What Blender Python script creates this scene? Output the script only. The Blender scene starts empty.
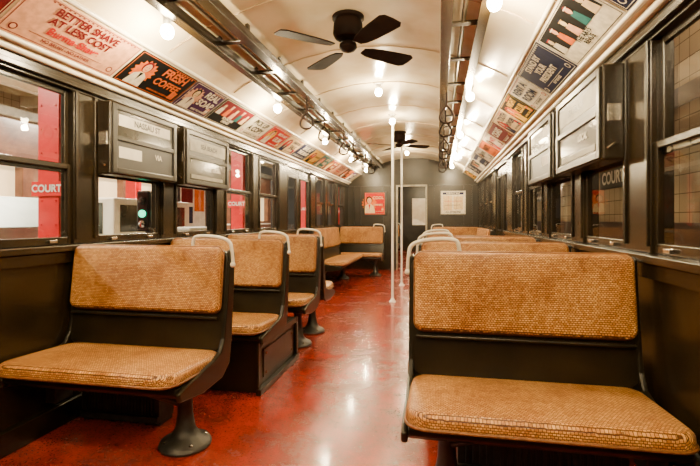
import bpy, math, random
from mathutils import Matrix, Vector
random.seed(7)
S=bpy.context.scene
COL=S.collection
XL,XR,XC=-2.06,0.86,-0.60
YB,YE=-1.3,10.3

# ---------------- materials ----------------
def mk(name):
    m=bpy.data.materials.new(name); m.use_nodes=True
    nt=m.node_tree; b=nt.nodes['Principled BSDF']
    return m,nt,b
def N(nt,t,**kw):
    n=nt.nodes.new(t)
    for k,v in kw.items():
        if k in n.inputs: n.inputs[k].default_value=v
        else: setattr(n,k,v)
    return n
def mat(name,c,r=.5,metal=0,c2=None,scale=6,bump=0,coat=0,emit=0,ec=None,spec=None):
    m,nt,b=mk(name)
    b.inputs['Base Color'].default_value=(*c,1); b.inputs['Roughness'].default_value=r
    b.inputs['Metallic'].default_value=metal; b.inputs['Coat Weight'].default_value=coat
    b.inputs['Coat Roughness'].default_value=.12
    if spec is not None: b.inputs['Specular IOR Level'].default_value=spec
    tc=N(nt,'ShaderNodeTexCoord'); no=N(nt,'ShaderNodeTexNoise',Scale=scale,Detail=6.0)
    nt.links.new(tc.outputs['Object'],no.inputs['Vector'])
    if c2 is not None:
        cr=N(nt,'ShaderNodeValToRGB'); cr.color_ramp.elements[0].color=(*c2,1); cr.color_ramp.elements[1].color=(*c,1)
        cr.color_ramp.elements[0].position=.35; cr.color_ramp.elements[1].position=.62
        nt.links.new(no.outputs['Fac'],cr.inputs['Fac']); nt.links.new(cr.outputs['Color'],b.inputs['Base Color'])
    if bump:
        bp=N(nt,'ShaderNodeBump',Strength=bump,Distance=.01)
        nt.links.new(no.outputs['Fac'],bp.inputs['Height']); nt.links.new(bp.outputs['Normal'],b.inputs['Normal'])
    if emit:
        b.inputs['Emission Color'].default_value=(*(ec or c),1); b.inputs['Emission Strength'].default_value=emit
    return m
STEEL=mat('dark_painted_steel',(.022,.014,.005),.25,c2=(.010,.007,.003),scale=5,bump=.06)
STEELF=mat('dark_bulkhead_steel',(.018,.012,.005),.36,c2=(.009,.007,.003),scale=5,spec=.35)
STEELB=mat('seat_frame_steel',(.015,.011,.005),.30,c2=(.007,.006,.003),scale=7,bump=.06,spec=.4)
BLACK=mat('black_enamel',(.008,.007,.006),.4)
BROWN=mat('fan_bronze',(.012,.006,.004),.6,c2=(.006,.003,.002),spec=.06)
WHITE=mat('white_enamel',(.8,.76,.66),.25,c2=(.66,.6,.5),scale=14)
POLE=mat('pole_enamel',(.82,.80,.74),.18,coat=.5)
CHROME=mat('worn_chrome',(.6,.56,.5),.22,metal=1)
PIPE=mat('conduit_pipe',(.10,.08,.05),.3,metal=.6)
CREAM=mat('cream_ceiling_paint',(.87,.79,.60),.19,c2=(.70,.57,.34),scale=2.2,bump=.06,coat=.4)
MOLD=mat('cream_trim_paint',(.90,.84,.70),.3,c2=(.78,.69,.53),scale=5)
BULB=mat('lit_bulb',(1,.9,.75),.3,emit=220,ec=(1,.82,.50))
PAPER=mat('paper_white',(.8,.76,.68),.6,c2=(.66,.62,.54),scale=9)
GRAYP=mat('grey_panel',(.30,.28,.22),.5,c2=(.2,.18,.14),scale=9)
DKP=mat('dark_glass_panel',(.02,.019,.015),.15,c2=(.05,.045,.032),scale=4,coat=.3)
RED=mat('column_red',(.72,.015,.015),.35,c2=(.58,.012,.012))
MINT=mat('mint_kiosk',(.38,.47,.42),.4,c2=(.30,.39,.34))
GREENL=mat('green_signal',(0,.8,.4),.3,emit=4,ec=(0,.9,.45))
TUBE=mat('fluorescent_tube',(1,1,1),.3,emit=14,ec=(1,.95,.85))
CONC=mat('platform_concrete',(.45,.42,.38),.6,c2=(.3,.28,.25),scale=3)
TRAINP=mat('brown_train_paint',(.22,.09,.045),.3,c2=(.13,.05,.03),coat=.3)
FOOT=mat('pedestal_iron',(.030,.027,.022),.45,c2=(.013,.013,.011),scale=20,bump=.2)
def flat(name,c,r=.45): return mat(name,c,r)

def rattan():
    m,nt,b=mk('woven_rattan')
    tc=N(nt,'ShaderNodeTexCoord')
    sp=N(nt,'ShaderNodeSeparateXYZ'); cb=N(nt,'ShaderNodeCombineXYZ'); ad=N(nt,'ShaderNodeMath',operation='SUBTRACT')
    nt.links.new(tc.outputs['Object'],sp.inputs[0]); nt.links.new(sp.outputs['X'],cb.inputs['X'])
    nt.links.new(sp.outputs['Y'],ad.inputs[0]); nt.links.new(sp.outputs['Z'],ad.inputs[1]); nt.links.new(ad.outputs[0],cb.inputs['Y'])
    dn=N(nt,'ShaderNodeTexNoise',Scale=40.0,Detail=2.0); nt.links.new(tc.outputs['Object'],dn.inputs['Vector'])
    vm=N(nt,'ShaderNodeVectorMath',operation='MULTIPLY_ADD'); vm.inputs[1].default_value=(.004,.004,.004)
    nt.links.new(dn.outputs['Color'],vm.inputs[0]); nt.links.new(cb.outputs[0],vm.inputs[2])
    br=N(nt,'ShaderNodeTexBrick'); br.offset=.5
    br.inputs['Scale'].default_value=100; br.inputs['Brick Width'].default_value=1.2; br.inputs['Row Height'].default_value=.8
    br.inputs['Mortar Size'].default_value=.16; br.inputs['Mortar Smooth'].default_value=.6
    br.inputs['Color1'].default_value=(1.0,.56,.17,1); br.inputs['Color2'].default_value=(.62,.26,.045,1)
    br.inputs['Mortar'].default_value=(.13,.038,.005,1)
    nt.links.new(vm.outputs[0],br.inputs['Vector'])
    no=N(nt,'ShaderNodeTexNoise',Scale=6.0,Detail=10.0,Roughness=.75); nt.links.new(tc.outputs['Object'],no.inputs['Vector'])
    cr=N(nt,'ShaderNodeValToRGB'); cr.color_ramp.elements[0].color=(.52,.36,.22,1); cr.color_ramp.elements[1].color=(1.0,1.0,1,1)
    cr.color_ramp.elements[0].position=.33; cr.color_ramp.elements[1].position=.58
    nt.links.new(no.outputs['Fac'],cr.inputs['Fac'])
    mx=N(nt,'ShaderNodeMix',data_type='RGBA',blend_type='MULTIPLY'); mx.inputs[0].default_value=1
    nt.links.new(br.outputs['Color'],mx.inputs[6]); nt.links.new(cr.outputs['Color'],mx.inputs[7])
    nt.links.new(mx.outputs[2],b.inputs['Base Color'])
    bp=N(nt,'ShaderNodeBump',Strength=1.0,Distance=.004); bp.invert=True
    nt.links.new(br.outputs['Fac'],bp.inputs['Height']); nt.links.new(bp.outputs['Normal'],b.inputs['Normal'])
    b.inputs['Roughness'].default_value=.38
    return m
RAT=rattan()
WELT=mat('cane_welt_edge',(.24,.09,.018),.5,c2=(.14,.05,.01),scale=60,bump=.3)
def floormat():
    m,nt,b=mk('red_painted_floor')
    tc=N(nt,'ShaderNodeTexCoord')
    n1=N(nt,'ShaderNodeTexNoise',Scale=2.4,Detail=10.0,Roughness=.74); n2=N(nt,'ShaderNodeTexNoise',Scale=90.0,Detail=3.0)
    for n in (n1,n2): nt.links.new(tc.outputs['Object'],n.inputs['Vector'])
    c1=N(nt,'ShaderNodeValToRGB'); e=c1.color_ramp.elements
    e[0].color=(.13,.017,.006,1); e[0].position=.36; e[1].color=(.37,.027,.009,1); e[1].position=.60
    nt.links.new(n1.outputs['Fac'],c1.inputs['Fac'])
    c2=N(nt,'ShaderNodeValToRGB'); e=c2.color_ramp.elements
    e[0].color=(.4,.35,.3,1); e[0].position=.34; e[1].color=(1,1,1,1); e[1].position=.48
    nt.links.new(n2.outputs['Fac'],c2.inputs['Fac'])
    mx=N(nt,'ShaderNodeMix',data_type='RGBA',blend_type='MULTIPLY'); mx.inputs[0].default_value=.75
    nt.links.new(c1.outputs['Color'],mx.inputs[6]); nt.links.new(c2.outputs['Color'],mx.inputs[7])
    nt.links.new(mx.outputs[2],b.inputs['Base Color'])
    mr=N(nt,'ShaderNodeMapRange'); mr.inputs['From Min'].default_value=.35; mr.inputs['From Max'].default_value=.65
    mr.inputs['To Min'].default_value=.34; mr.inputs['To Max'].default_value=.12
    nt.links.new(n1.outputs['Fac'],mr.inputs['Value']); nt.links.new(mr.outputs['Result'],b.inputs['Roughness'])
    bp=N(nt,'ShaderNodeBump',Strength=.25,Distance=.004); nt.links.new(n2.outputs['Fac'],bp.inputs['Height'])
    nt.links.new(bp.outputs['Normal'],b.inputs['Normal'])
    b.inputs['Coat Weight'].default_value=.35; b.inputs['Coat Roughness'].default_value=.10
    return m
FLOOR=floormat()
def glassmat():
    m,nt,b=mk('window_glass'); nt.nodes.remove(b)
    out=nt.nodes['Material Output']
    t=N(nt,'ShaderNodeBsdfTransparent',Color=(.96,.96,.93,1)); g=N(nt,'ShaderNodeBsdfGlossy',Roughness=.02)
    lw=N(nt,'ShaderNodeLayerWeight',Blend=.5); pw=N(nt,'ShaderNodeMath',operation='POWER'); pw.inputs[1].default_value=4
    ml=N(nt,'ShaderNodeMath',operation='MULTIPLY_ADD'); ml.inputs[1].default_value=.45; ml.inputs[2].default_value=.05
    nt.links.new(lw.outputs['Facing'],pw.inputs[0]); nt.links.new(pw.outputs[0],ml.inputs[0])
    mx=N(nt,'ShaderNodeMixShader'); nt.links.new(ml.outputs[0],mx.inputs[0])
    nt.links.new(t.outputs[0],mx.inputs[1]); nt.links.new(g.outputs[0],mx.inputs[2]); nt.links.new(mx.outputs[0],out.inputs[0])
    return m
GLASS=glassmat()
def tilemat(name,c,mort):
    m,nt,b=mk(name)
    tc=N(nt,'ShaderNodeTexCoord'); sp=N(nt,'ShaderNodeSeparateXYZ'); cb=N(nt,'ShaderNodeCombineXYZ')
    nt.links.new(tc.outputs['Object'],sp.inputs[0]); nt.links.new(sp.outputs['Y'],cb.inputs['X']); nt.links.new(sp.outputs['Z'],cb.inputs['Y'])
    br=N(nt,'ShaderNodeTexBrick'); br.inputs['Scale'].default_value=10; br.offset=0
    br.inputs['Brick Width'].default_value=1.5; br.inputs['Row Height'].default_value=1.5; br.inputs['Mortar Size'].default_value=.035
    br.inputs['Color1'].default_value=(*c,1); br.inputs['Color2'].default_value=(c[0]*.85,c[1]*.83,c[2]*.8,1); br.inputs['Mortar'].default_value=(*mort,1)
    nt.links.new(cb.outputs[0],br.inputs['Vector']); nt.links.new(br.outputs['Color'],b.inputs['Base Color'])
    b.inputs['Roughness'].default_value=.25
    return m
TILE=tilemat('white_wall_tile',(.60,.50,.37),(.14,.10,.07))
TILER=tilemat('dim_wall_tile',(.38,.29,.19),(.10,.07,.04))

# ---------------- helpers ----------------
def empty(name,loc=(0,0,0)):
    e=bpy.data.objects.new(name,None); e.location=loc; COL.objects.link(e); return e
def link(o,parent=None,m=None,smooth=False,bevel=0,seg=2):
    COL.objects.link(o)
    if parent: o.parent=parent
    if m is not None:
        for mm in (m if isinstance(m,list) else [m]): o.data.materials.append(mm)
    if smooth and o.type=='MESH':
        for p in o.data.polygons: p.use_smooth=True
    if bevel:
        b=o.modifiers.new('bevel','BEVEL'); b.width=bevel; b.segments=seg; b.limit_method='ANGLE'
    return o
def mesh(name,vs,fs,m,parent=None,smooth=False,bevel=0,idx=None,seg=2):
    me=bpy.data.meshes.new(name); me.from_pydata([tuple(v) for v in vs],[],fs); me.update()
    o=link(bpy.data.objects.new(name,me),parent,m,smooth,bevel,seg)
    if idx:
        for p,i in zip(me.polygons,idx): p.material_index=i
    return o
BF=[(0,3,2,1),(4,5,6,7),(0,1,5,4),(1,2,6,5),(2,3,7,6),(3,0,4,7)]
def boxes(name,L,m,parent=None,bevel=0):
    vs=[];fs=[];idx=[]
    for b in L:
        x0,x1,y0,y1,z0,z1=b[:6]; mi=b[6] if len(b)>6 else 0
        x0,x1=min(x0,x1),max(x0,x1); y0,y1=min(y0,y1),max(y0,y1)
        k=len(vs)
        vs+=[(x0,y0,z0),(x1,y0,z0),(x1,y1,z0),(x0,y1,z0),(x0,y0,z1),(x1,y0,z1),(x1,y1,z1),(x0,y1,z1)]
        fs+=[tuple(k+i for i in f) for f in BF]; idx+=[mi]*6
    return mesh(name,vs,fs,m,parent,bevel=bevel,idx=idx)
def box(name,*a,m=None,parent=None,bevel=0): return boxes(name,[a],m,parent,bevel)
def paneX(name,x,y0,y1,z0,z1,parent): return mesh(name,[(x,y0,z0),(x,y1,z0),(x,y1,z1),(x,y0,z1)],[(0,1,2,3)],GLASS,parent)
def prismx(name,prof,x0,x1,m,parent=None,bevel=.004):
    n=len(prof); vs=[(x0,y,z) for y,z in prof]+[(x1,y,z) for y,z in prof]
    fs=[tuple(range(n))[::-1],tuple(range(n,2*n))]+[(i,(i+1)%n,n+(i+1)%n,n+i) for i in range(n)]
    o=mesh(name,vs,fs,m,parent,bevel=bevel)
    import bmesh
    bm=bmesh.new(); bm.from_mesh(o.data); bmesh.ops.recalc_face_normals(bm,faces=bm.faces); bm.to_mesh(o.data); bm.free()
    return o
def lathe(name,prof,m,parent=None,loc=(0,0,0),n=24,smooth=True):
    vs=[];fs=[]
    for r,z in prof:
        for i in range(n):
            a=2*math.pi*i/n; vs.append((r*math.cos(a),r*math.sin(a),z))
    for k in range(len(prof)-1):
        for i in range(n):
            j=(i+1)%n; fs.append((k*n+i,k*n+j,(k+1)*n+j,(k+1)*n+i))
    fs.append(tuple(range(n))[::-1]); fs.append(tuple(range((len(prof)-1)*n,len(prof)*n)))
    o=mesh(name,vs,fs,m,parent,smooth=smooth); o.location=loc
    md=o.modifiers.new('es','EDGE_SPLIT'); md.split_angle=math.radians(40)
    return o
def tube(name,pts,r,m,parent=None,smooth=True,res=3,cyclic=False):
    cu=bpy.data.curves.new(name,'CURVE'); cu.dimensions='3D'; cu.bevel_depth=r; cu.bevel_resolution=res; cu.use_fill_caps=True
    sp=cu.splines.new('NURBS' if smooth and len(pts)>2 else 'POLY'); sp.points.add(len(pts)-1)
    for p,q in zip(sp.points,pts): p.co=(*q,1)
    if sp.type=='NURBS': sp.use_endpoint_u=True; sp.order_u=3; sp.resolution_u=6
    sp.use_cyclic_u=cyclic
    return link(bpy.data.objects.new(name,cu),parent,m)
def rring(w,d,cr,i,z,k=6):
    a,b=w/2-i,d/2-i; r=max(cr-i,.008); o=[]
    for cx,cy,s in ((a-r,b-r,0),(-(a-r),b-r,1),(-(a-r),-(b-r),2),(a-r,-(b-r),3)):
        for t in range(k+1):
            an=math.pi/2*(s+t/k); o.append((cx+r*math.cos(an),cy+r*math.sin(an),z))
    return o
def slab(name,w,d,h,cr,er,crown,m,parent=None,k=6):
    R=[]
    ring=lambda i,z: rring(w,d,cr,i,z,k)
    for t in range(5):
        an=math.pi/2*t/4; R.append(ring(er*(1-math.sin(an)),er*.8*(1-math.cos(an))))
    for t in range(1,6):
        an=math.pi/2*t/5; R.append(ring(er*(1-math.cos(an)),h-er+er*math.sin(an)))
    if crown:
        mi=d/2-er-.03
        for f,c in ((.15,.35),(.4,.75),(.7,.95),(1,1)): R.append(ring(er+mi*f,h+crown*c))
    n=len(R[0]); vs=[v for r in R for v in r]; fs=[tuple(range(n))[::-1]]
    for q in range(len(R)-1):
        for i in range(n):
            j=(i+1)%n; fs.append((q*n+i,q*n+j,(q+1)*n+j,(q+1)*n+i))
    fs.append(tuple(range((len(R)-1)*n,len(R)*n)))
    return mesh(name,vs,fs,m,parent,smooth=True)
def sphere(name,r,m,parent,loc,sz=1,n=16):
    prof=[(max(.001,r*math.sin(math.pi*i/10)),-r*sz*math.cos(math.pi*i/10)) for i in range(11)]
    return lathe(name,prof,m,parent,loc,n)
def text(name,body,size,M,m,parent,w=None,align='CENTER'):
    cu=bpy.data.curves.new(name,'FONT'); cu.body=body; cu.size=size; cu.align_x=align; cu.align_y='CENTER'; cu.offset=size*.03
    o=link(bpy.data.objects.new(name,cu),parent,m); o.matrix_local=M; return o

# ---------------- shell ----------------
box('floor',XL,XR,YB,YE+.35,-.06,0,m=FLOOR)
ZS,ZT=1.0,1.885
WLs=[(-.90,-.26),(-.04,.62),(.74,1.36),(1.56,2.24),(2.42,3.08),(3.28,3.92),(4.14,4.78),(5.0,5.64)]
WRs=[(-1.0,-.34),(-.16,.48),(.64,1.28),(1.42,2.06),(2.32,2.94),(3.16,3.80),(4.02,4.66),(4.90,5.54)]
FAR=[(7.5,8.1),(8.32,8.92),(9.2,9.8)]
DOORY=(5.98,7.18)
def sidewall(side,W):
    X=(lambda o:XL-o) if side=='left' else (lambda o:XR+o)
    W=W+FAR; L=[]
    d0,d1=DOORY
    for a,b in ((YB,d0),(d1,YE)):
        L.append((X(0),X(.09),a,b,0,ZS))
        L.append((X(0),X(.09),a,b,ZT,1.99))
    L.append((X(0),X(.09),d0,d1,1.90,1.99))
    ys=sorted(W+[DOORY]); prev=YB
    for a,b in ys:
        L.append((X(0),X(.09),prev,a,ZS,ZT)); prev=b
    L.append((X(0),X(.09),prev,YE,ZS,ZT))
    for a,b in ys:
        if a==d0: continue
        for y in (a-.03,b+.005): L.append((X(-.012),X(0.002),y,y+.025,ZS+.03,ZT))
    boxes('wall_'+side,L,STEEL,bevel=.004)
    T=[]
    for a,b in ((YB,d0-.02),(d1+.02,YE)):
        T.append((X(-.045),X(.0),a,b,ZS-.035,ZS+.0))
        T.append((X(-.02),X(.0),a,b,ZS-.10,ZS-.036))
        T.append((X(-.025),X(.0),a,b,ZT+.015,ZT+.045))
        T.append((X(-.02),X(.0),a,b,0,.12))
    boxes('trim_sill_'+side,T,STEEL,bevel=.005)
    for i,(a,b) in enumerate(W):
        base=0 if side=='left' else len(W)
        e=empty('window_%d'%(base+i+1))
        f=.03; zm=1.43
        o1,o2,o3=.012,.035,.058
        boxes('lower_sash',[(X(o1),X(o2),a,a+f,ZS,zm+.03),(X(o1),X(o2),b-f,b,ZS,zm+.03),(X(o1),X(o2),a+f,b-f,ZS,ZS+.045),(X(o1),X(o2),a+f,b-f,zm,zm+.03)],STEEL,e,.004)
        boxes('upper_sash',[(X(o2),X(o3),a,a+f,zm-.02,ZT),(X(o2),X(o3),b-f,b,zm-.02,ZT),(X(o2),X(o3),a+f,b-f,zm-.02,zm+.01),(X(o2),X(o3),a+f,b-f,ZT-.03,ZT)],STEEL,e,.004)
        paneX('lower_pane',X(o1+.010),a+f,b-f,ZS+.045,zm,e)
        paneX('upper_pane',X(o2+.010),a+f,b-f,zm+.01,ZT-.03,e)
        boxes('sash_lifts',[(X(-.008),X(o1),a+.12,a+.17,ZS+.012,ZS+.03),(X(-.008),X(o1),b-.17,b-.12,ZS+.012,ZS+.03)],CHROME,e,.003)
    for k,(a,b) in enumerate(((d0,(d0+d1)/2-.004),((d0+d1)/2+.004,d1))):
        e=empty('door_%d'%(k+1+(0 if side=='left' else 2)))
        w0,w1=a+.10,b-.10
        boxes('door_leaf',[(X(.03),X(.06),a,b,0,1.0),(X(.03),X(.06),a,w0,1.0,1.9),(X(.03),X(.06),w1,b,1.0,1.9),(X(.03),X(.06),w0,w1,1.76,1.9)],STEEL,e,.006)
        boxes('window_bead',[(X(.02),X(.03),w0-.02,w0,.98,1.78),(X(.02),X(.03),w1,w1+.02,.98,1.78),(X(.02),X(.03),w0,w1,.98,1.0),(X(.02),X(.03),w0,w1,1.76,1.78)],STEELB,e,.003)
        paneX('door_pane',X(.045),w0,w1,1.0,1.76,e)
sidewall('left',WLs); sidewall('right',WRs)

# ceiling
prof=[(1.46,1.97),(1.44,2.005),(1.405,2.02),(1.15,2.195),(1.12,2.235),(1.04,2.285),(.9,2.355),(.7,2.43),(.5,2.49),(.25,2.535),(0,2.55)]
full=[(-a,z) for a,z in prof]+[(a,z) for a,z in prof[:-1][::-1]]
def sweep(name,pts,y0,y1,m,parent=None,smooth=True):
    vs=[(XC+x,y,z) for x,z in pts for y in (y0,y1)]
    fs=[(2*i,2*i+2,2*i+3,2*i+1) for i in range(len(pts)-1)]
    return mesh(name,vs,fs,m,parent,smooth=smooth)
sweep('ceiling',full,YB,YE,CREAM)
for s,side in ((-1,'left'),(1,'right')):
    e=empty('trim_cove_'+side)
    for nm,(a,z),r in (('lower_bead',(1.40,2.012),.014),('upper_bead',(1.145,2.20),.014),('wall_bead',(1.445,1.985),.018)):
        tube(nm,[(XC+s*a,YB,z),(XC+s*a,YE,z)],r,MOLD,e)
ribs=empty('ceiling_seam_ribs')
RIBM=mat('seam_strip_paint',(.50,.38,.23),.35)
for i,y in enumerate([-.2,.75,1.7,2.65,3.6,4.55,5.5,6.45,7.4,8.35,9.3]):
    tube('rib_%d'%i,[(XC+x*.998,y,z-.003) for x,z in full[4:-4]],.006,RIBM,ribs,smooth=False,res=1)

# end walls
DX0,DX1,DZ=-.90,-.28,1.90
def endwall(name,y0,y1,door):
    def seg(xa,xb,z0):
        n=14
        def zc(x):
            o=abs(x-XC); P=sorted(prof)
            for (a,z),(b,w) in zip(P,P[1:]):
                if a<=o<=b: return z+(w-z)*(o-a)/(b-a)
            return 1.97
        xs=[xa+(xb-xa)*i/n for i in range(n+1)]
        top=[(x,zc(x)) for x in xs]
        return [(xa,z0),(xb,z0)]+top[::-1]
    parts=[seg(XL,DX0,0),seg(DX1,XR,0),seg(DX0,DX1,DZ)] if door else [seg(XL,XR,0)]
    vs=[];fs=[]
    for p in parts:
        k=len(vs); n=len(p)
        vs+=[(x,y0,z) for x,z in p]+[(x,y1,z) for x,z in p]
        fs+=[tuple(range(k,k+n)),tuple(range(k+n,k+2*n))[::-1]]+[(k+(i+1)%n,k+i,k+n+i,k+n+(i+1)%n) for i in range(n)]
    mesh(name,vs,fs,STEELF)
endwall('wall_far',YE,YE+.08,True)
endwall('wall_back',YB-.08,YB,False)
boxes('trim_door_frame',[(DX0-.04,DX0,YE-.02,YE+.1,0,DZ+.04),(DX1,DX1+.04,YE-.02,YE+.1,0,DZ+.04),(DX0,DX1,YE-.02,YE+.1,DZ,DZ+.04)],GRAYP,bevel=.005)
F=[]
for a,b in ((XL,DX0-.06),(DX1+.06,XR)):
    F+=[(a,b,YE-.015,YE,1.0,1.03),(a,b,YE-.015,YE,1.92,1.95)]
    for x in (a+.12,a+.28,b-.30,b-.12): F.append((x,x+.025,YE-.014,YE,1.03,1.92))
boxes('trim_far_wall',F,STEELB)

# next car seen through the end door
boxes('floor_next_car',[(XL,XR,YE+.36,17,-.06,0)],FLOOR)
boxes('wall_next_car',[(XL-.08,XL,YE+.4,17,0,1.2),(XR,XR+.08,YE+.4,17,0,1.2),(XL-.08,XL,YE+.4,17,1.85,2.4),(XR,XR+.08,YE+.4,17,1.85,2.4)],STEEL)
boxes('wall_next_car_end',[(XL,-.95,17,17.05,0,2.4,1),(-.25,XR,17,17.05,0,2.4,1),(-.95,-.25,17,17.05,1.95,2.4,1),(-.95,-.25,17,17.05,0,.95,1),(-.95,-.25,17.02,17.05,.95,1.95,0)],[MOLD,STEELF])
box('ceiling_next_car',XL-.08,XR+.08,YE+.1,17,2.4,2.45,m=CREAM)

# ---------------- seats ----------------
def seat(x,y,s,rot=0,base='pedestal',handle=True,W=.92,heater=False):
    e=empty('rattan_bench_seat')
    cd,bd=.50,.345
    c=slab('seat_cushion',W+.0,cd,.068,.085,.030,.010,RAT,e)
    c.location=(0,-.255,.400); c.rotation_euler=(math.radians(-2.5),0,0)
    wl=tube('seat_welt',rring(W+.002,cd+.002,.085,0,.016),.006,WELT,e,smooth=False,res=2,cyclic=True)
    wl.location=c.location; wl.rotation_euler=c.rotation_euler
    b=slab('back_cushion',W-.025,bd,.052,.040,.022,.006,RAT,e)
    a=math.radians(83); b.rotation_euler=(a,0,0); b.location=(0,-.022+.03,.822)
    wl=tube('back_welt',rring(W-.023,bd+.002,.040,0,.016),.006,WELT,e,smooth=False,res=2,cyclic=True)
    wl.location=b.location; wl.rotation_euler=b.rotation_euler
    sh=slab('back_shell',W+.015,.54,.035,.06,.012,0,STEELB,e)
    sh.rotation_euler=(a,0,0); sh.location=(0,.030,.712)
    tube('back_bead',[(-W/2+.02,-.040,.628),(W/2-.02,-.040,.628)],.008,STEELB,e)
    P=[(-.40,.40),(-.45,.385),(-.44,.345),(-.25,.315),(-.05,.325),(.03,.38),(.055,.5),(.085,.80),(.095,.96),(.07,.985),(.035,.975),(.0,.70),(-.035,.52),(-.07,.462),(-.14,.44)]
    prismx('end_plate_aisle',P,s*(W/2-.008),s*(W/2+.016),STEELB,e,.008)
    prismx('end_plate_wall',P,-s*(W/2-.008),-s*(W/2+.016),STEELB,e,.008)
    prismx('seat_pan',[(-.44,.40),(-.445,.375),(-.40,.345),(-.02,.345),(.03,.40),(.03,.46),(-.01,.42)],-W/2+.008,W/2-.008,STEELB,e,.006)
    if base=='pedestal':
        px,py=s*(W/2-.15),-.13
        lathe('pedestal',[(.125,0),(.13,.012),(.12,.03),(.075,.05),(.05,.09),(.038,.16),(.034,.26),(.05,.32),(.10,.345),(.10,.35)],FOOT,e,(px,py,0))
        for k in range(4):
            an=math.pi/4+k*math.pi/2
            lathe('floor_bolt_%d'%k,[(.012,0),(.012,.012),(.006,.016)],CHROME,e,(px+.1*math.cos(an),py+.1*math.sin(an),.024),8)
        tube('pan_brace',[(px,py,.2),(px-s*.10,py-.10,.28),(px-s*.16,py-.2,.345)],.014,FOOT,e)
        tube('wall_brace',[(-s*(W/2-.02),-.1,.22),(-s*.3,-.1,.30),(-s*.2,-.1,.345)],.014,FOOT,e)
        boxes('wall_bracket',[(-s*(W/2+.05),-s*(W/2-.03),-.16,-.04,.16,.35)],FOOT,e,.006)
    else:
        boxes('equipment_box',[(-W/2,W/2-.05,-.36,.42,0,.345)] if s>0 else [(-W/2+.05,W/2,-.36,.42,0,.345)],STEELB,e,.01)
        q=s*(W/2-.05)
        boxes('box_flange',[(q,q+s*.035,-.40,.44,0,.04),(q,q+s*.02,-.40,-.36,.04,.345),(q,q+s*.02,.40,.44,.04,.345),(q,q+s*.02,-.36,.40,.30,.345)],STEELB,e,.005)
        boxes('access_panel',[(q,q+s*.008,-.28,.32,.08,.27)],STEELB,e,.004)
        boxes('panel_bolts',[(q+s*.008,q+s*.014,yy-.008,yy+.008,zz-.008,zz+.008) for yy in (-.25,.29) for zz in (.11,.24)],CHROME,e)
    if handle:
        hx=s*W/2
        tube('grab_handle',[(hx-s*.21,.045,.965),(hx-s*.21,.04,1.035),(hx-s*.18,.04,1.055),(hx-s*.06,.04,1.05),(hx+s*.005,.04,1.03),(hx+s*.02,.045,.99),(hx+s*.024,.05,.90)],.0095,WHITE,e)
        for q,(xx,zz) in enumerate(((hx-s*.21,.98),(hx+s*.022,.90))):
            sphere('handle_ferrule_%d'%q,.016,WHITE,e,(xx,.047,zz))
    if heater:
        x0,x1=-W/2+.03,W/2-.40
        if s<0: x0,x1=-W/2+.20,W/2-.02
        L=[(x0,x1,.02,.16,.02,.24)]
        nsl=22
        for k in range(nsl):
            xx=x0+.04+(x1-x0-.08)*k/(nsl-1)
            L.append((xx-.006,xx+.006,.008,.02,.06,.20))
        L+=[(x0,x1,.006,.02,.205,.24),(x0,x1,.006,.02,.02,.055)]
        L+=[(x0,x0+.03,.03,.15,0,.02),(x1-.03,x1,.03,.15,0,.02)]
        boxes('heater_grille',L,FOOT,e,.003)
    e.location=(x,y,0); e.rotation_euler=(0,0,rot)
    return e
LX,RX=-1.568,.346
seat(LX,2.21,1,heater=True)
seat(LX,3.14,1,base='box')
seat(LX,4.08,1)
seat(LX,4.30,-1,rot=math.pi,handle=False)
seat(RX,2.05,-1,heater=True)
seat(RX,3.0,-1,base='box')
seat(RX,3.95,-1)
seat(RX,4.17,1,rot=math.pi,handle=False)
seat(LX,9.25,1)
seat(RX,9.25,-1)
def longbench(side):
    e=seat(0,0,1,W=1.7,handle=False); e.name='rattan_long_bench'
    if side=='left':
        e.location=(XL+.12,7.98-.15,0); e.rotation_euler=(0,0,math.pi/2)
    else:
        e.location=(XR-.12,7.98-.15,0); e.rotation_euler=(0,0,-math.pi/2)
longbench('left'); longbench('right')
seat(LX,11.9,1); seat(RX,11.9,-1); seat(LX,13.2,1); seat(RX,13.2,-1)

# ---------------- poles ----------------
for y in (6.26,7.85):
    e=empty('grab_pole',(XC-.02,y,0))
    lathe('shaft',[(.018,.0),(.018,2.54)],POLE,e,n=16)
    lathe('floor_flange',[(.05,0),(.05,.01),(.03,.03),(.019,.06)],POLE,e)
    lathe('ceiling_flange',[(.019,2.48),(.03,2.51),(.055,2.53),(.055,2.545)],POLE,e)

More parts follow.
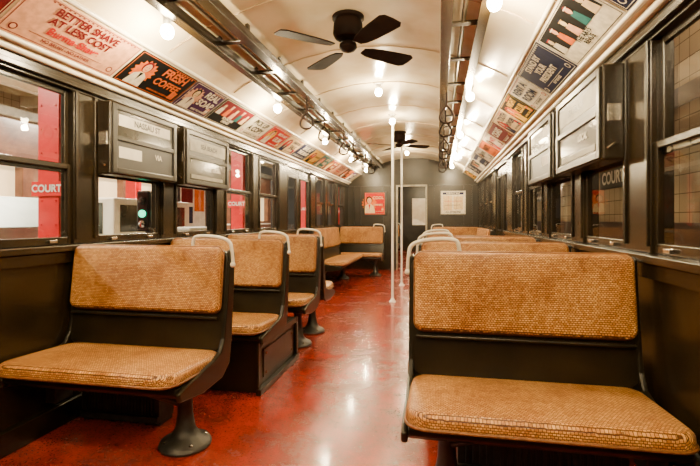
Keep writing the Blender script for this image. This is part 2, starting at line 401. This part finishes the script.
# ---------------- fans ----------------
def fan(y,rot):
    e=empty('ceiling_fan',(XC-.01,y,0))
    zc=2.545
    lathe('mount_plate',[(.11,zc),(.11,zc-.02),(.085,zc-.03)],BROWN,e,n=28)
    lathe('motor_housing',[(.085,zc-.02),(.10,zc-.05),(.105,zc-.12),(.09,zc-.15),(.05,zc-.165),(.03,zc-.17)],BROWN,e,n=28)
    lathe('hub',[(.03,zc-.16),(.035,zc-.18),(.06,zc-.19),(.062,zc-.215),(.045,zc-.235),(.02,zc-.245),(.002,zc-.25)],BROWN,e,n=24)
    zb=zc-.215
    out=[(.12,-.03),(.17,-.052),(.25,-.066),(.38,-.076),(.49,-.080),(.52,-.06),(.525,0),(.52,.06),(.49,.080),(.38,.076),(.25,.066),(.17,.052),(.12,.03)]
    for k in range(4):
        a=rot+k*math.pi/2
        n=len(out)
        vs=[(x,w,.004) for x,w in out]+[(x,w,-.004) for x,w in out]
        fs=[tuple(range(n)),tuple(range(n,2*n))[::-1]]+[((i+1)%n,i,n+i,n+(i+1)%n) for i in range(n)]
        b=mesh('blade_%d'%(k+1),vs,fs,BROWN,e)
        b.matrix_local=Matrix.Translation((0,0,zb))@Matrix.Rotation(a,4,'Z')@Matrix.Rotation(math.radians(-9),4,'X')
        ir=boxes('blade_iron_%d'%(k+1),[(.045,.19,-.014,.014,-.012,-.004),(.15,.19,-.036,.036,-.012,-.004)],BROWN,e,.002)
        ir.matrix_local=b.matrix_local
fan(3.05,math.radians(42)); fan(7.2,math.radians(30))

# ---------------- rails, straps, bulbs ----------------
for s,side in ((-1,'left'),(1,'right')):
    e=empty('overhead_rail')
    A,B=XC+s*.65,XC+s*.85
    L=[(A-.012,A+.012,YB,YE,2.33,2.41),(A-.035,A+.035,YB,YE,2.325,2.335),(B-.012,B+.012,YB,YE,2.27,2.35),(B-.030,B+.030,YB,YE,2.265,2.275)]
    boxes('channels',L,STEEL,e,.003)
    M=[]
    y=-.9
    while y<YE-.1:
        M.append((A,B,y-.025,y+.025,2.33,2.345)); 
        M.append((A-.01,A+.01,y-.02,y+.02,2.40,2.46)); M.append((B-.01,B+.01,y-.02,y+.02,2.34,2.40))
        y+=.62
    boxes('cross_brackets',M,STEEL,e,.002)
    tube('conduit',[(XC+s*.75,YB,2.355),(XC+s*.75,YE,2.355)],.013,PIPE,e)
    for y in (4.3,5.0,6.1,6.8,8.0,8.7):
        h=empty('strap_hanger',(XC+s*.68,y,0))
        tube('stem',[(0,0,2.335),(0,0,2.25),(0,0,2.20)],.009,BROWN,h)
        tube('grip',[(0,0,2.21),(-s*.055,0,2.15),(-s*.07,0,2.08),(-s*.03,0,2.045),(s*.03,0,2.045),(s*.07,0,2.08),(s*.055,0,2.15),(0,0,2.21)],.010,BROWN,h)
WARM=(1,.76,.43)
def bulb(x,y,z,zc,power=44):
    e=empty('ceiling_light_bulb',(x,y,0))
    lathe('socket',[(.05,zc),(.05,zc-.012),(.026,zc-.02),(.024,z+.035),(.02,z+.028)],WHITE,e,n=16)
    sphere('globe',.037,BULB,e,(0,0,z),1.15)
    ld=bpy.data.lights.new('bulb_light','POINT'); ld.energy=power; ld.color=WARM; ld.shadow_soft_size=.035
    lo=bpy.data.objects.new('bulb_light',ld); COL.objects.link(lo); lo.parent=e; lo.location=(0,0,z-.09)
for y in (-.6,.5,2.31,4.1,5.95,7.8,9.5):
    bulb(XC-.91,y,2.21,2.35)
    bulb(XC+.885,y+.1,2.255,2.36)
for y in (1.2,4.6,6.0,8.9): bulb(XC,y,2.455,2.55,32)
for y in (11.6,13.2,15): bulb(XC,y,2.3,2.4,70)

# ---------------- route sign boxes ----------------
def signbox(side,y0,y1,style):
    X=(lambda o:XL+o) if side=='left' else (lambda o:XR-o)
    e=empty('route_sign_box')
    z0,z1=1.42,1.87
    dp=.11
    boxes('case',[(X(0.013),X(dp),y0,y1,z0,z1)],STEEL,e,.01)
    f=dp+.012
    L=[(X(dp),X(f),y0+.01,y0+.05,z0+.01,z1-.01),(X(dp),X(f),y1-.05,y1-.01,z0+.01,z1-.01),(X(dp),X(f),y0+.05,y1-.05,z0+.01,z0+.045),(X(dp),X(f),y0+.05,y1-.05,z1-.045,z1-.01),(X(dp),X(f),y0+.05,y1-.05,1.635,1.665)]
    boxes('bezel',L,STEELB,e,.004)
    g=dp+.002
    m0,m1=y0+.07,y1-.07
    if style==0:
        boxes('panels',[(X(dp-.001),X(g),y0+.05,y1-.05,1.665,1.825,0),(X(dp-.001),X(g),y0+.05,y1-.05,1.465,1.635,1),(X(g),X(g+.002),m0,m1-.02,1.73,1.80,2),(X(g),X(g+.002),m0,m0+.22,1.53,1.60,2)],[DKP,BLACK,PAPER],e)
    else:
        boxes('panels',[(X(dp-.001),X(g),y0+.05,y1-.05,1.665,1.825,1),(X(dp-.001),X(g),y0+.05,y1-.05,1.465,1.635,0),(X(g),X(g+.002),m0+.02,m1-.05,1.48,1.51,2),(X(g),X(g+.002),m0,m1,1.70,1.80,2)],[DKP,BLACK,GRAYP],e)
    u=1 if side=='left' else -1
    Mx=Matrix(((0,0,u,X(g+.004)),(u,0,0,(y0+y1)/2),(0,1,0,1.75 if style else 1.765),(0,0,0,1)))
    text('route_text','SEA BEACH' if style else 'NASSAU ST',.055,Mx,BLACK,e)
    Mx=Mx.copy(); Mx[1][3]=(y0+y1)/2+u*.12; Mx[2][3]=1.575
    text('line_text','VIA' if not style else 'LOCAL',.05,Mx,PAPER,e)
    for yy in (y0-.006,):
        boxes('latch',[(X(.03),X(.09),yy,yy+.008,1.60,1.68)],CHROME,e,.002)
    tube('crank',[(X(dp*.5),y0-.002,z0+.08),(X(dp*.5),y0-.03,z0+.08),(X(dp*.9),y0-.035,z0+.05)],.006,CHROME,e)
signbox('left',2.40,3.10,0); signbox('left',3.22,3.96,1)
signbox('right',2.28,3.08,1); signbox('right',3.22,3.98,0)

# ---------------- posters ----------------
PC={}
def pc(c):
    k=tuple(round(v,3) for v in c)
    if k not in PC: PC[k]=mat('print_ink_%d'%len(PC),c,.7,c2=tuple(v*.75 for v in c),scale=25,spec=.12)
    return PC[k]
cream=(.70,.52,.28); maroon=(.15,.008,.012); navy=(.010,.014,.055); red=(.52,.012,.006); org=(.70,.14,.01); blk=(.006,.006,.006); wh=(.76,.69,.54); purp=(.05,.012,.07); pink=(.70,.36,.21); teal=(.02,.12,.12); yel=(.70,.40,.03)
DES=[ (maroon,cream,['RIDE THE','BMT'],yel,0,.55,'FARE 5 CENTS - ALL LINES'),
 (pink,maroon,['BETTER SHAVE','AT LESS COST','Burma-Shave'],maroon,2,.74,'NO BRUSH - NO LATHER'),
 (blk,org,['FRESH','COFFEE'],org,1,.62,'GROUND DAILY IN EVERY STORE'),
 (purp,wh,['REAL','SOAP'],pink,1,.46,'KIND TO HANDS'),
 (blk,wh,['FOUNTAIN','DRINKS'],org,3,.6,'ICE COLD EVERYWHERE'),
 (wh,blk,['PICK UP','A COPY'],red,2,.5,'EVENING EDITION 3 CENTS'),
 (red,wh,['BEECH NUT','GUM'],yel,1,.56,'PEPPERMINT FLAVOR'),
 (cream,navy,['RAILROAD','SALE'],red,1,.56,'FIFTH FLOOR TODAY'),
 (navy,wh,['SAVE AT','THE BANK'],wh,2,.56,'INTEREST FROM DAY OF DEPOSIT'),
 (yel,blk,['ROOT BEER'],red,1,.5,'MAKES THE MEAL'),
 (teal,cream,['SEE THE','FAIR'],org,1,.56,'BY SUBWAY AND ELEVATED')]
DESR=[(wh,blk,['SHOWS'],blk,1,.56,'TWICE DAILY'),(navy,wh,['MEN WANTED'],wh,2,.56,'APPLY IN PERSON'),(wh,blk,['THE ARTS','REVUE'],wh,3,.66,'BALLROOM - STAGE - SCREEN'),(navy,wh,['STAND BY','YOUR','PRESIDENT'],wh,2,.60,'BUY BONDS'),
 (wh,navy,['RENT A','ROOM'],red,2,.44,'BY THE WEEK'),(blk,yel,['NIGHT','CLUB'],org,1,.5,'DANCING NIGHTLY'),(cream,navy,['TOOTH','POWDER'],red,1,.56,'BRIGHTER SMILE'),(maroon,wh,['CIGARS'],yel,2,.56,'MILD AND MELLOW'),(wh,red,['HATS'],blk,1,.5,'SPRING STYLES'),(org,blk,['PAINTS'],navy,2,.56,'ONE COAT COVERS')]
def poster(M,w,h,d,name='car_card_poster'):
    bg,fg,tx,ac,lay,_,cap=d
    e=empty(name); e.matrix_world=M
    def rect(nm,x0,x1,y0,y1,z,c): return mesh(nm,[(x0,y0,z),(x1,y0,z),(x1,y1,z),(x0,y1,z)],[(0,1,2,3)],pc(c),e)
    def disc(nm,cx,cy,rx,ry,z,c,n=20): return mesh(nm,[(cx+rx*math.cos(2*math.pi*i/n),cy+ry*math.sin(2*math.pi*i/n),z) for i in range(n)],[tuple(range(n))],pc(c),e)
    def band(nm,L,z,c):
        vs=[];fs=[]
        for x0,x1,y0,y1 in L:
            k=len(vs); vs+=[(x0,y0,z),(x1,y0,z),(x1,y1,z),(x0,y1,z)]; fs.append((k,k+1,k+2,k+3))
        return mesh(nm,vs,fs,pc(c),e)
    boxes('card',[(-w/2,w/2,-h/2,h/2,-.002,.002)],pc(bg),e)
    b=.008; t=.004
    band('border',[(-w/2+b,w/2-b,h/2-b-t,h/2-b),(-w/2+b,w/2-b,-h/2+b,-h/2+b+t),(-w/2+b,-w/2+b+t,-h/2+b+t,h/2-b-t),(w/2-b-t,w/2-b,-h/2+b+t,h/2-b-t)],.003,fg)
    tx0=0; tw=w*.86
    if lay in (0,1):
        cx=-w*.27; R=h*.37
        n=32
        mesh('sunburst',[(cx+R*(1 if i%2 else .78)*math.cos(2*math.pi*i/n),R*(1 if i%2 else .78)*math.sin(2*math.pi*i/n),.003) for i in range(n)],[tuple(range(n))],pc(ac),e)
        sk=pink if ac!=pink else cream
        cl=fg if fg!=ac else wh
        mesh('torso',[(cx-h*.27,-h*.44,.0040),(cx+h*.27,-h*.44,.0040),(cx+h*.21,-h*.12,.0040),(cx+h*.06,-h*.02,.0040),(cx-h*.06,-h*.02,.0040),(cx-h*.21,-h*.12,.0040)],[(0,1,2,3,4,5)],pc(cl),e)
        disc('hair',cx-h*.01,h*.16,h*.15,h*.17,.0044,blk if bg!=blk else maroon)
        disc('face',cx,h*.13,h*.105,h*.135,.0048,sk)
        disc('eye_l',cx-h*.045,h*.15,h*.014,h*.012,.0052,blk); disc('eye_r',cx+h*.045,h*.15,h*.014,h*.012,.0052,blk)
        rect('mouth',cx-h*.035,cx+h*.035,h*.06,h*.075,.0052,red)
        mesh('lapel',[(cx-h*.05,-h*.04,.0045),(cx+h*.05,-h*.04,.0045),(cx,-h*.30,.0045)],[(0,2,1)],pc(bg),e)
        rect('pack',w*.34,w*.44,-h*.40,-h*.14,.004,ac); rect('pack_band',w*.345,w*.435,-h*.31,-h*.23,.0045,fg)
        band('corner_rays',[(w*(.10+.05*q),w*(.125+.05*q),h*.40,h*.445) for q in range(7)],.0035,ac)
        tx0=w*.17; tw=w*.54
    if lay==2:
        for q,xx in enumerate((-w*.44,w*.44)):
            disc('seal_%d'%q,xx-math.copysign(h*.05,xx),-h*.33,h*.075,h*.075,.004,ac)
            disc('seal_in_%d'%q,xx-math.copysign(h*.05,xx),-h*.33,h*.05,h*.05,.0045,bg)
        rect('rule',-w*.32,w*.32,-h*.295,-h*.285,.004,fg)
        nb=int(w/.03)
        band('checker_edge',[(-w/2+.02+q*.03,-w/2+.032+q*.03,h*.425,h*.45) for q in range(nb-1)],.0035,ac)
    if lay==3:
        rect('stage',-w*.46,w*.46,-h*.14,h*.44,.003,blk if bg!=blk else maroon)
        for j in range(5):
            cx=-w*.38+j*w*.19; r=h*.09; zz=h*(.22+.05*(j%2))
            mesh('coat_%d'%j,[(cx-r*1.5,-h*.14,.0035),(cx+r*1.5,-h*.14,.0035),(cx+r*1.1,zz-r*.9,.0035),(cx-r*1.1,zz-r*.9,.0035)],[(0,1,2,3)],pc([wh,org,pink,teal,cream][j]),e)
            disc('hair_%d'%j,cx,zz+r*.25,r*.95,r*1.1,.0040,maroon if j%2 else navy)
            disc('face_%d'%j,cx,zz,r*.75,r*1.0,.0045,pink if j%2 else cream)
            rect('hat_%d'%j,cx-r*.9,cx+r*.9,zz+r*.7,zz+r*.95,.005,[red,wh,yel,wh,red][j])
    if lay==4:   # route map: coloured lines over a pale sheet
        band('land',[(-w*.40,-w*.05,-h*.34,h*.30),(w*.02,w*.40,-h*.30,h*.26)],.003,cream)
        band('routes_red',[(-w*.36,w*.36,h*.05,h*.065),(-w*.20,-w*.19,-h*.30,h*.28)],.004,red)
        band('routes_blue',[(-w*.36,w*.30,-h*.12,-h*.105),(w*.14,w*.15,-h*.28,h*.24)],.0045,navy)
        band('title_bar',[(-w*.42,w*.42,h*.34,h*.44)],.004,navy)
    n=len(tx)
    for i,t_ in enumerate(tx):
        sz=min(h*.66/n*1.05,tw/len(t_)*1.45)
        yy=h*.10+(n-1)/2*h*.62/n-i*h*.64/n
        if lay==3: sz*=.42; yy=-h*.2-i*h*.13
        if lay==4: sz=h*.09; yy=h*.39
        text('line_%d'%i,t_,sz,Matrix.Translation((tx0,yy,.006)),pc(wh if lay==4 else (fg if i<2 else (red if bg!=navy else wh))),e)
    if lay!=3: text('caption',cap,min(h*.10,tw/len(cap)*1.4),Matrix.Translation((tx0,-h*.36-(.05*h if lay==4 else 0),.006)),pc(fg),e)
def coveM(side,yc):
    if side=='left':
        u=Vector((0,1,0)); v=Vector((.255,0,.175)).normalized()
        p=Vector((XC-1.2775,yc,2.1075))
    else:
        u=Vector((0,-1,0)); v=Vector((-.255,0,.175)).normalized()
        p=Vector((XC+1.2775,yc,2.1075))
    n=u.cross(v); p=p+n*.006
    return Matrix(((u.x,v.x,n.x,p.x),(u.y,v.y,n.y,p.y),(u.z,v.z,n.z,p.z),(0,0,0,1)))
for side,D,y0 in (('left',DES,1.13),('right',DESR,.95)):
    y=y0;k=0
    while y<YE-.6:
        d=D[k%len(D)]; w=d[5]
        poster(coveM(side,y+w/2),w,.275,d)
        y+=w+.02;k+=1
def wallM(x,z): return Matrix(((1,0,0,x),(0,0,-1,YE-.02),(0,1,0,z),(0,0,0,1)))
poster(wallM(-1.43,1.52),.46,.50,(red,cream,['COOL','DRINKS'],org,1,0,'AT ALL FOUNTAINS'),'framed_wall_poster')
poster(wallM(.33,1.53),.54,.52,(wh,navy,['SUBWAY MAP'],teal,4,0,'ALL DIVISIONS'),'framed_wall_map')
for x,w,h,z in ((-1.43,.46,.5,1.52),(.33,.54,.52,1.53)):
    boxes('poster_frame',[(x-w/2-.03,x-w/2,YE-.03,YE,z-h/2-.03,z+h/2+.03),(x+w/2,x+w/2+.03,YE-.03,YE,z-h/2-.03,z+h/2+.03),(x-w/2,x+w/2,YE-.03,YE,z+h/2,z+h/2+.03),(x-w/2,x+w/2,YE-.03,YE,z-h/2-.03,z-h/2)],STEELB)

# ---------------- station outside, left ----------------
box('floor_platform_left',-7.5,XL-.25,-2,18,-.12,-.02,m=CONC)
box('wall_station_left',-7.6,-7.5,-2,18,-.1,3.6,m=TILE)
box('ceiling_station_left',-7.6,-2.3,-2,18,3.4,3.5,m=CREAM)
for x,y in ((-3.2,3.3),(-3.2,6.9),(-3.2,10.4),(-3.2,14.0),(-5.6,3.9),(-5.6,7.5),(-5.6,11)):
    e=empty('platform_column',(x,y,0))
    boxes('i_beam',[(-.10,.10,-.09,-.075,-.02,3.4),(-.10,.10,.075,.09,-.02,3.4),(-.010,.010,-.075,.075,-.02,3.4)],RED,e)
    boxes('base_plate',[(-.14,.14,-.13,.13,-.02,.02)],BLACK,e)
    boxes('name_plate',[(-.15,.15,-.105,-.09,1.34,1.46)],RED,e)
    text('plate_text_front','COURT',.085,Matrix(((1,0,0,0),(0,0,-1,-.109),(0,1,0,1.40),(0,0,0,1))),PAPER,e)
    z=.3
    R=[]
    while z<3.2:
        R+= [(xx-.008,xx+.008,-.097,-.09,z-.008,z+.008) for xx in (-.07,.07) if not 1.3<z<1.5]; z+=.2
    boxes('rivets',R,RED,e)
L=[]
for y in range(-1,17,2): L.append((-7.5,-2.3,y-.08,y+.08,3.22,3.4))
for x in (-6.2,-5.2,-3.2): L.append((x-.06,x+.06,-2,18,3.12,3.22))
boxes('trim_station_beams',L,MOLD)
e=empty('fare_kiosk')
boxes('cabinet',[(-4.5,-3.5,2.75,4.15,-.02,1.08)],MINT,e,.02)
mesh('sloped_top',[(-3.5,2.75,1.08),(-3.5,4.15,1.08),(-4.5,4.15,1.08),(-4.5,2.75,1.08),(-3.95,3.0,1.36),(-3.95,4.0,1.36),(-4.5,4.0,1.36),(-4.5,3.0,1.36)],[(0,1,5,4),(4,5,6,7),(7,6,2,3),(0,4,7,3),(1,2,6,5)],MINT,e)
e=empty('signal_light',(-2.75,3.9,0))
lathe('post',[(.03,-.02),(.03,1.05)],BLACK,e,n=12)
boxes('head',[(-.07,.07,-.09,.09,1.03,1.42)],BLACK,e,.02)
for z,m_ in ((1.32,BLACK),(1.2,GREENL),(1.1,CHROME)):
    o=lathe('lens',[(.035,0),(.035,.02),(.02,.03)],m_,e,n=16); o.matrix_local=Matrix.Translation((.065,0,z))@Matrix.Rotation(math.pi/2,4,'Y')
    o=lathe('lens_front',[(.035,0),(.035,.02),(.02,.03)],m_,e,n=16); o.matrix_local=Matrix.Translation((0,-.085,z))@Matrix.Rotation(math.pi/2,4,'X')
    lathe('hood',[(.001,z+.04),(.045,z+.04),(.045,z+.048),(.001,z+.05)],BLACK,e,(.07,0,0),12)
e=empty('display_case')
boxes('plinth',[(-4.6,-3.6,4.5,6.2,-.02,.9)],PAPER,e,.01)
boxes('case_top',[(-4.55,-3.65,4.55,6.15,.9,1.40)],MOLD,e,.02)
boxes('case_panels',[(-4.4,-3.8,4.54,4.55,.98,1.34,0),(-3.65,-3.64,4.65,6.0,1.0,1.32,1)],[DKP,DKP],e)
e=empty('turnstile')
boxes('turnstile_body',[(-3.3,-2.95,5.0,5.7,-.02,1.05)],GRAYP,e,.03)
tube('turnstile_arm',[(-2.95,5.1,.95),(-2.65,5.1,.85)],.02,CHROME,e)
for y in (6.9,9.0,11.4):
    e=empty('platform_notice_board',(-4.4,y+.6,0))
    boxes('legs',[(-.03,.03,-.5,-.44,-.02,2.2),(-.03,.03,.44,.5,-.02,2.2)],BLACK,e)
    boxes('board',[(-.02,.02,-.44,.44,1.0,2.1)],PAPER,e)
    boxes('notices',[(.02,.026,-.38,-.02,1.45,2.0,0),(.02,.026,.04,.38,1.3,2.0,1),(.02,.026,-.38,-.02,1.08,1.38,2)],[pc(maroon),pc(org),pc(navy)],e)
e=empty('subway_train')
L=[(-6.6,-6.4,0,17,.1,1.1),(-6.6,-6.4,0,17,2.0,2.7)]
y=.2
while y<16.5: L.append((-6.6,-6.4,y,y+.35,1.1,2.0)); y+=1.15
boxes('car_side',L,TRAINP,e,.01)
boxes('car_interior',[(-6.6,-6.55,0,17,1.1,2.0)],mat('train_window_glow',(.7,.5,.28),.4,emit=1.8,ec=(.8,.6,.32)),e)
boxes('stripe',[(-6.4,-6.39,0,17,.98,1.02)],MOLD,e)
boxes('roof',[(-6.7,-6.3,0,17,2.7,2.85)],GRAYP,e,.02)
boxes('wheels_and_frame',[(-6.6,-6.4,0.2,16.8,-.02,.1)],BLACK,e)
for y in (1.5,4.6,7.8,11,14):
    e=empty('station_ceiling_light',(-4.6,y,3.15))
    boxes('fixture',[(-.08,.08,-.65,.65,.02,.07),(-.01,.01,-.5,-.48,.07,.25),(-.01,.01,.48,.5,.07,.25)],WHITE,e)
    tube('lamp',[(0,-.6,0),(0,.6,0)],.02,TUBE,e)
    ld=bpy.data.lights.new('station_area','AREA'); ld.shape='RECTANGLE'; ld.size=.2; ld.size_y=1.2; ld.energy=300; ld.color=(1,.88,.70)
    lo=bpy.data.objects.new('station_area',ld); COL.objects.link(lo); lo.parent=e; lo.location=(0,0,-.04)

# ---------------- station outside, right ----------------
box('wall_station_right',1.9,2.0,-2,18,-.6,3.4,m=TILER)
box('ceiling_station_right',1.2,2.0,-2,18,3.3,3.4,m=CREAM)
boxes('trim_tile_band',[(1.885,1.9,-2,18,2.05,2.2),(1.87,1.9,-2,18,-.6,1.12)],flat('tile_band_dark',(.05,.025,.018),.3))
for y in (1.9,5.38,8.9):
    e=empty('station_name_sign',(1.885,y,1.60))
    boxes('plate',[(-.01,.014,-.40,.40,-.11,.11)],BLACK,e,.004)
    text('name','COURT',.185,Matrix(((0,0,-1,-.014),(-1,0,0,0),(0,1,0,0),(0,0,0,1))),PAPER,e)
for y in (.5,3.2,6,9):
    ld=bpy.data.lights.new('tunnel_lamp','POINT'); ld.energy=26; ld.color=(1,.72,.42); ld.shadow_soft_size=.06
    e=empty('tunnel_wall_lamp',(1.75,y,2.75))
    sphere('globe',.05,BULB,e,(.08,0,0)); boxes('base',[(.12,.15,-.06,.06,-.06,.06)],BLACK,e)
    lo=bpy.data.objects.new('tunnel_lamp',ld); COL.objects.link(lo); lo.parent=e; lo.location=(-.05,0,-.08)

# ---------------- world & camera ----------------
w=bpy.data.worlds.new('world'); S.world=w; w.use_nodes=True
w.node_tree.nodes['Background'].inputs[0].default_value=(1,.82,.6,1); w.node_tree.nodes['Background'].inputs[1].default_value=.08
cam=bpy.data.cameras.new('camera'); co=bpy.data.objects.new('camera',cam); COL.objects.link(co)
co.location=(0,0,1.14); co.rotation_euler=(math.radians(90),0,math.radians(11.07))
cam.sensor_width=36; cam.lens=23.14; cam.shift_y=-13/700; cam.clip_start=.02
S.camera=co
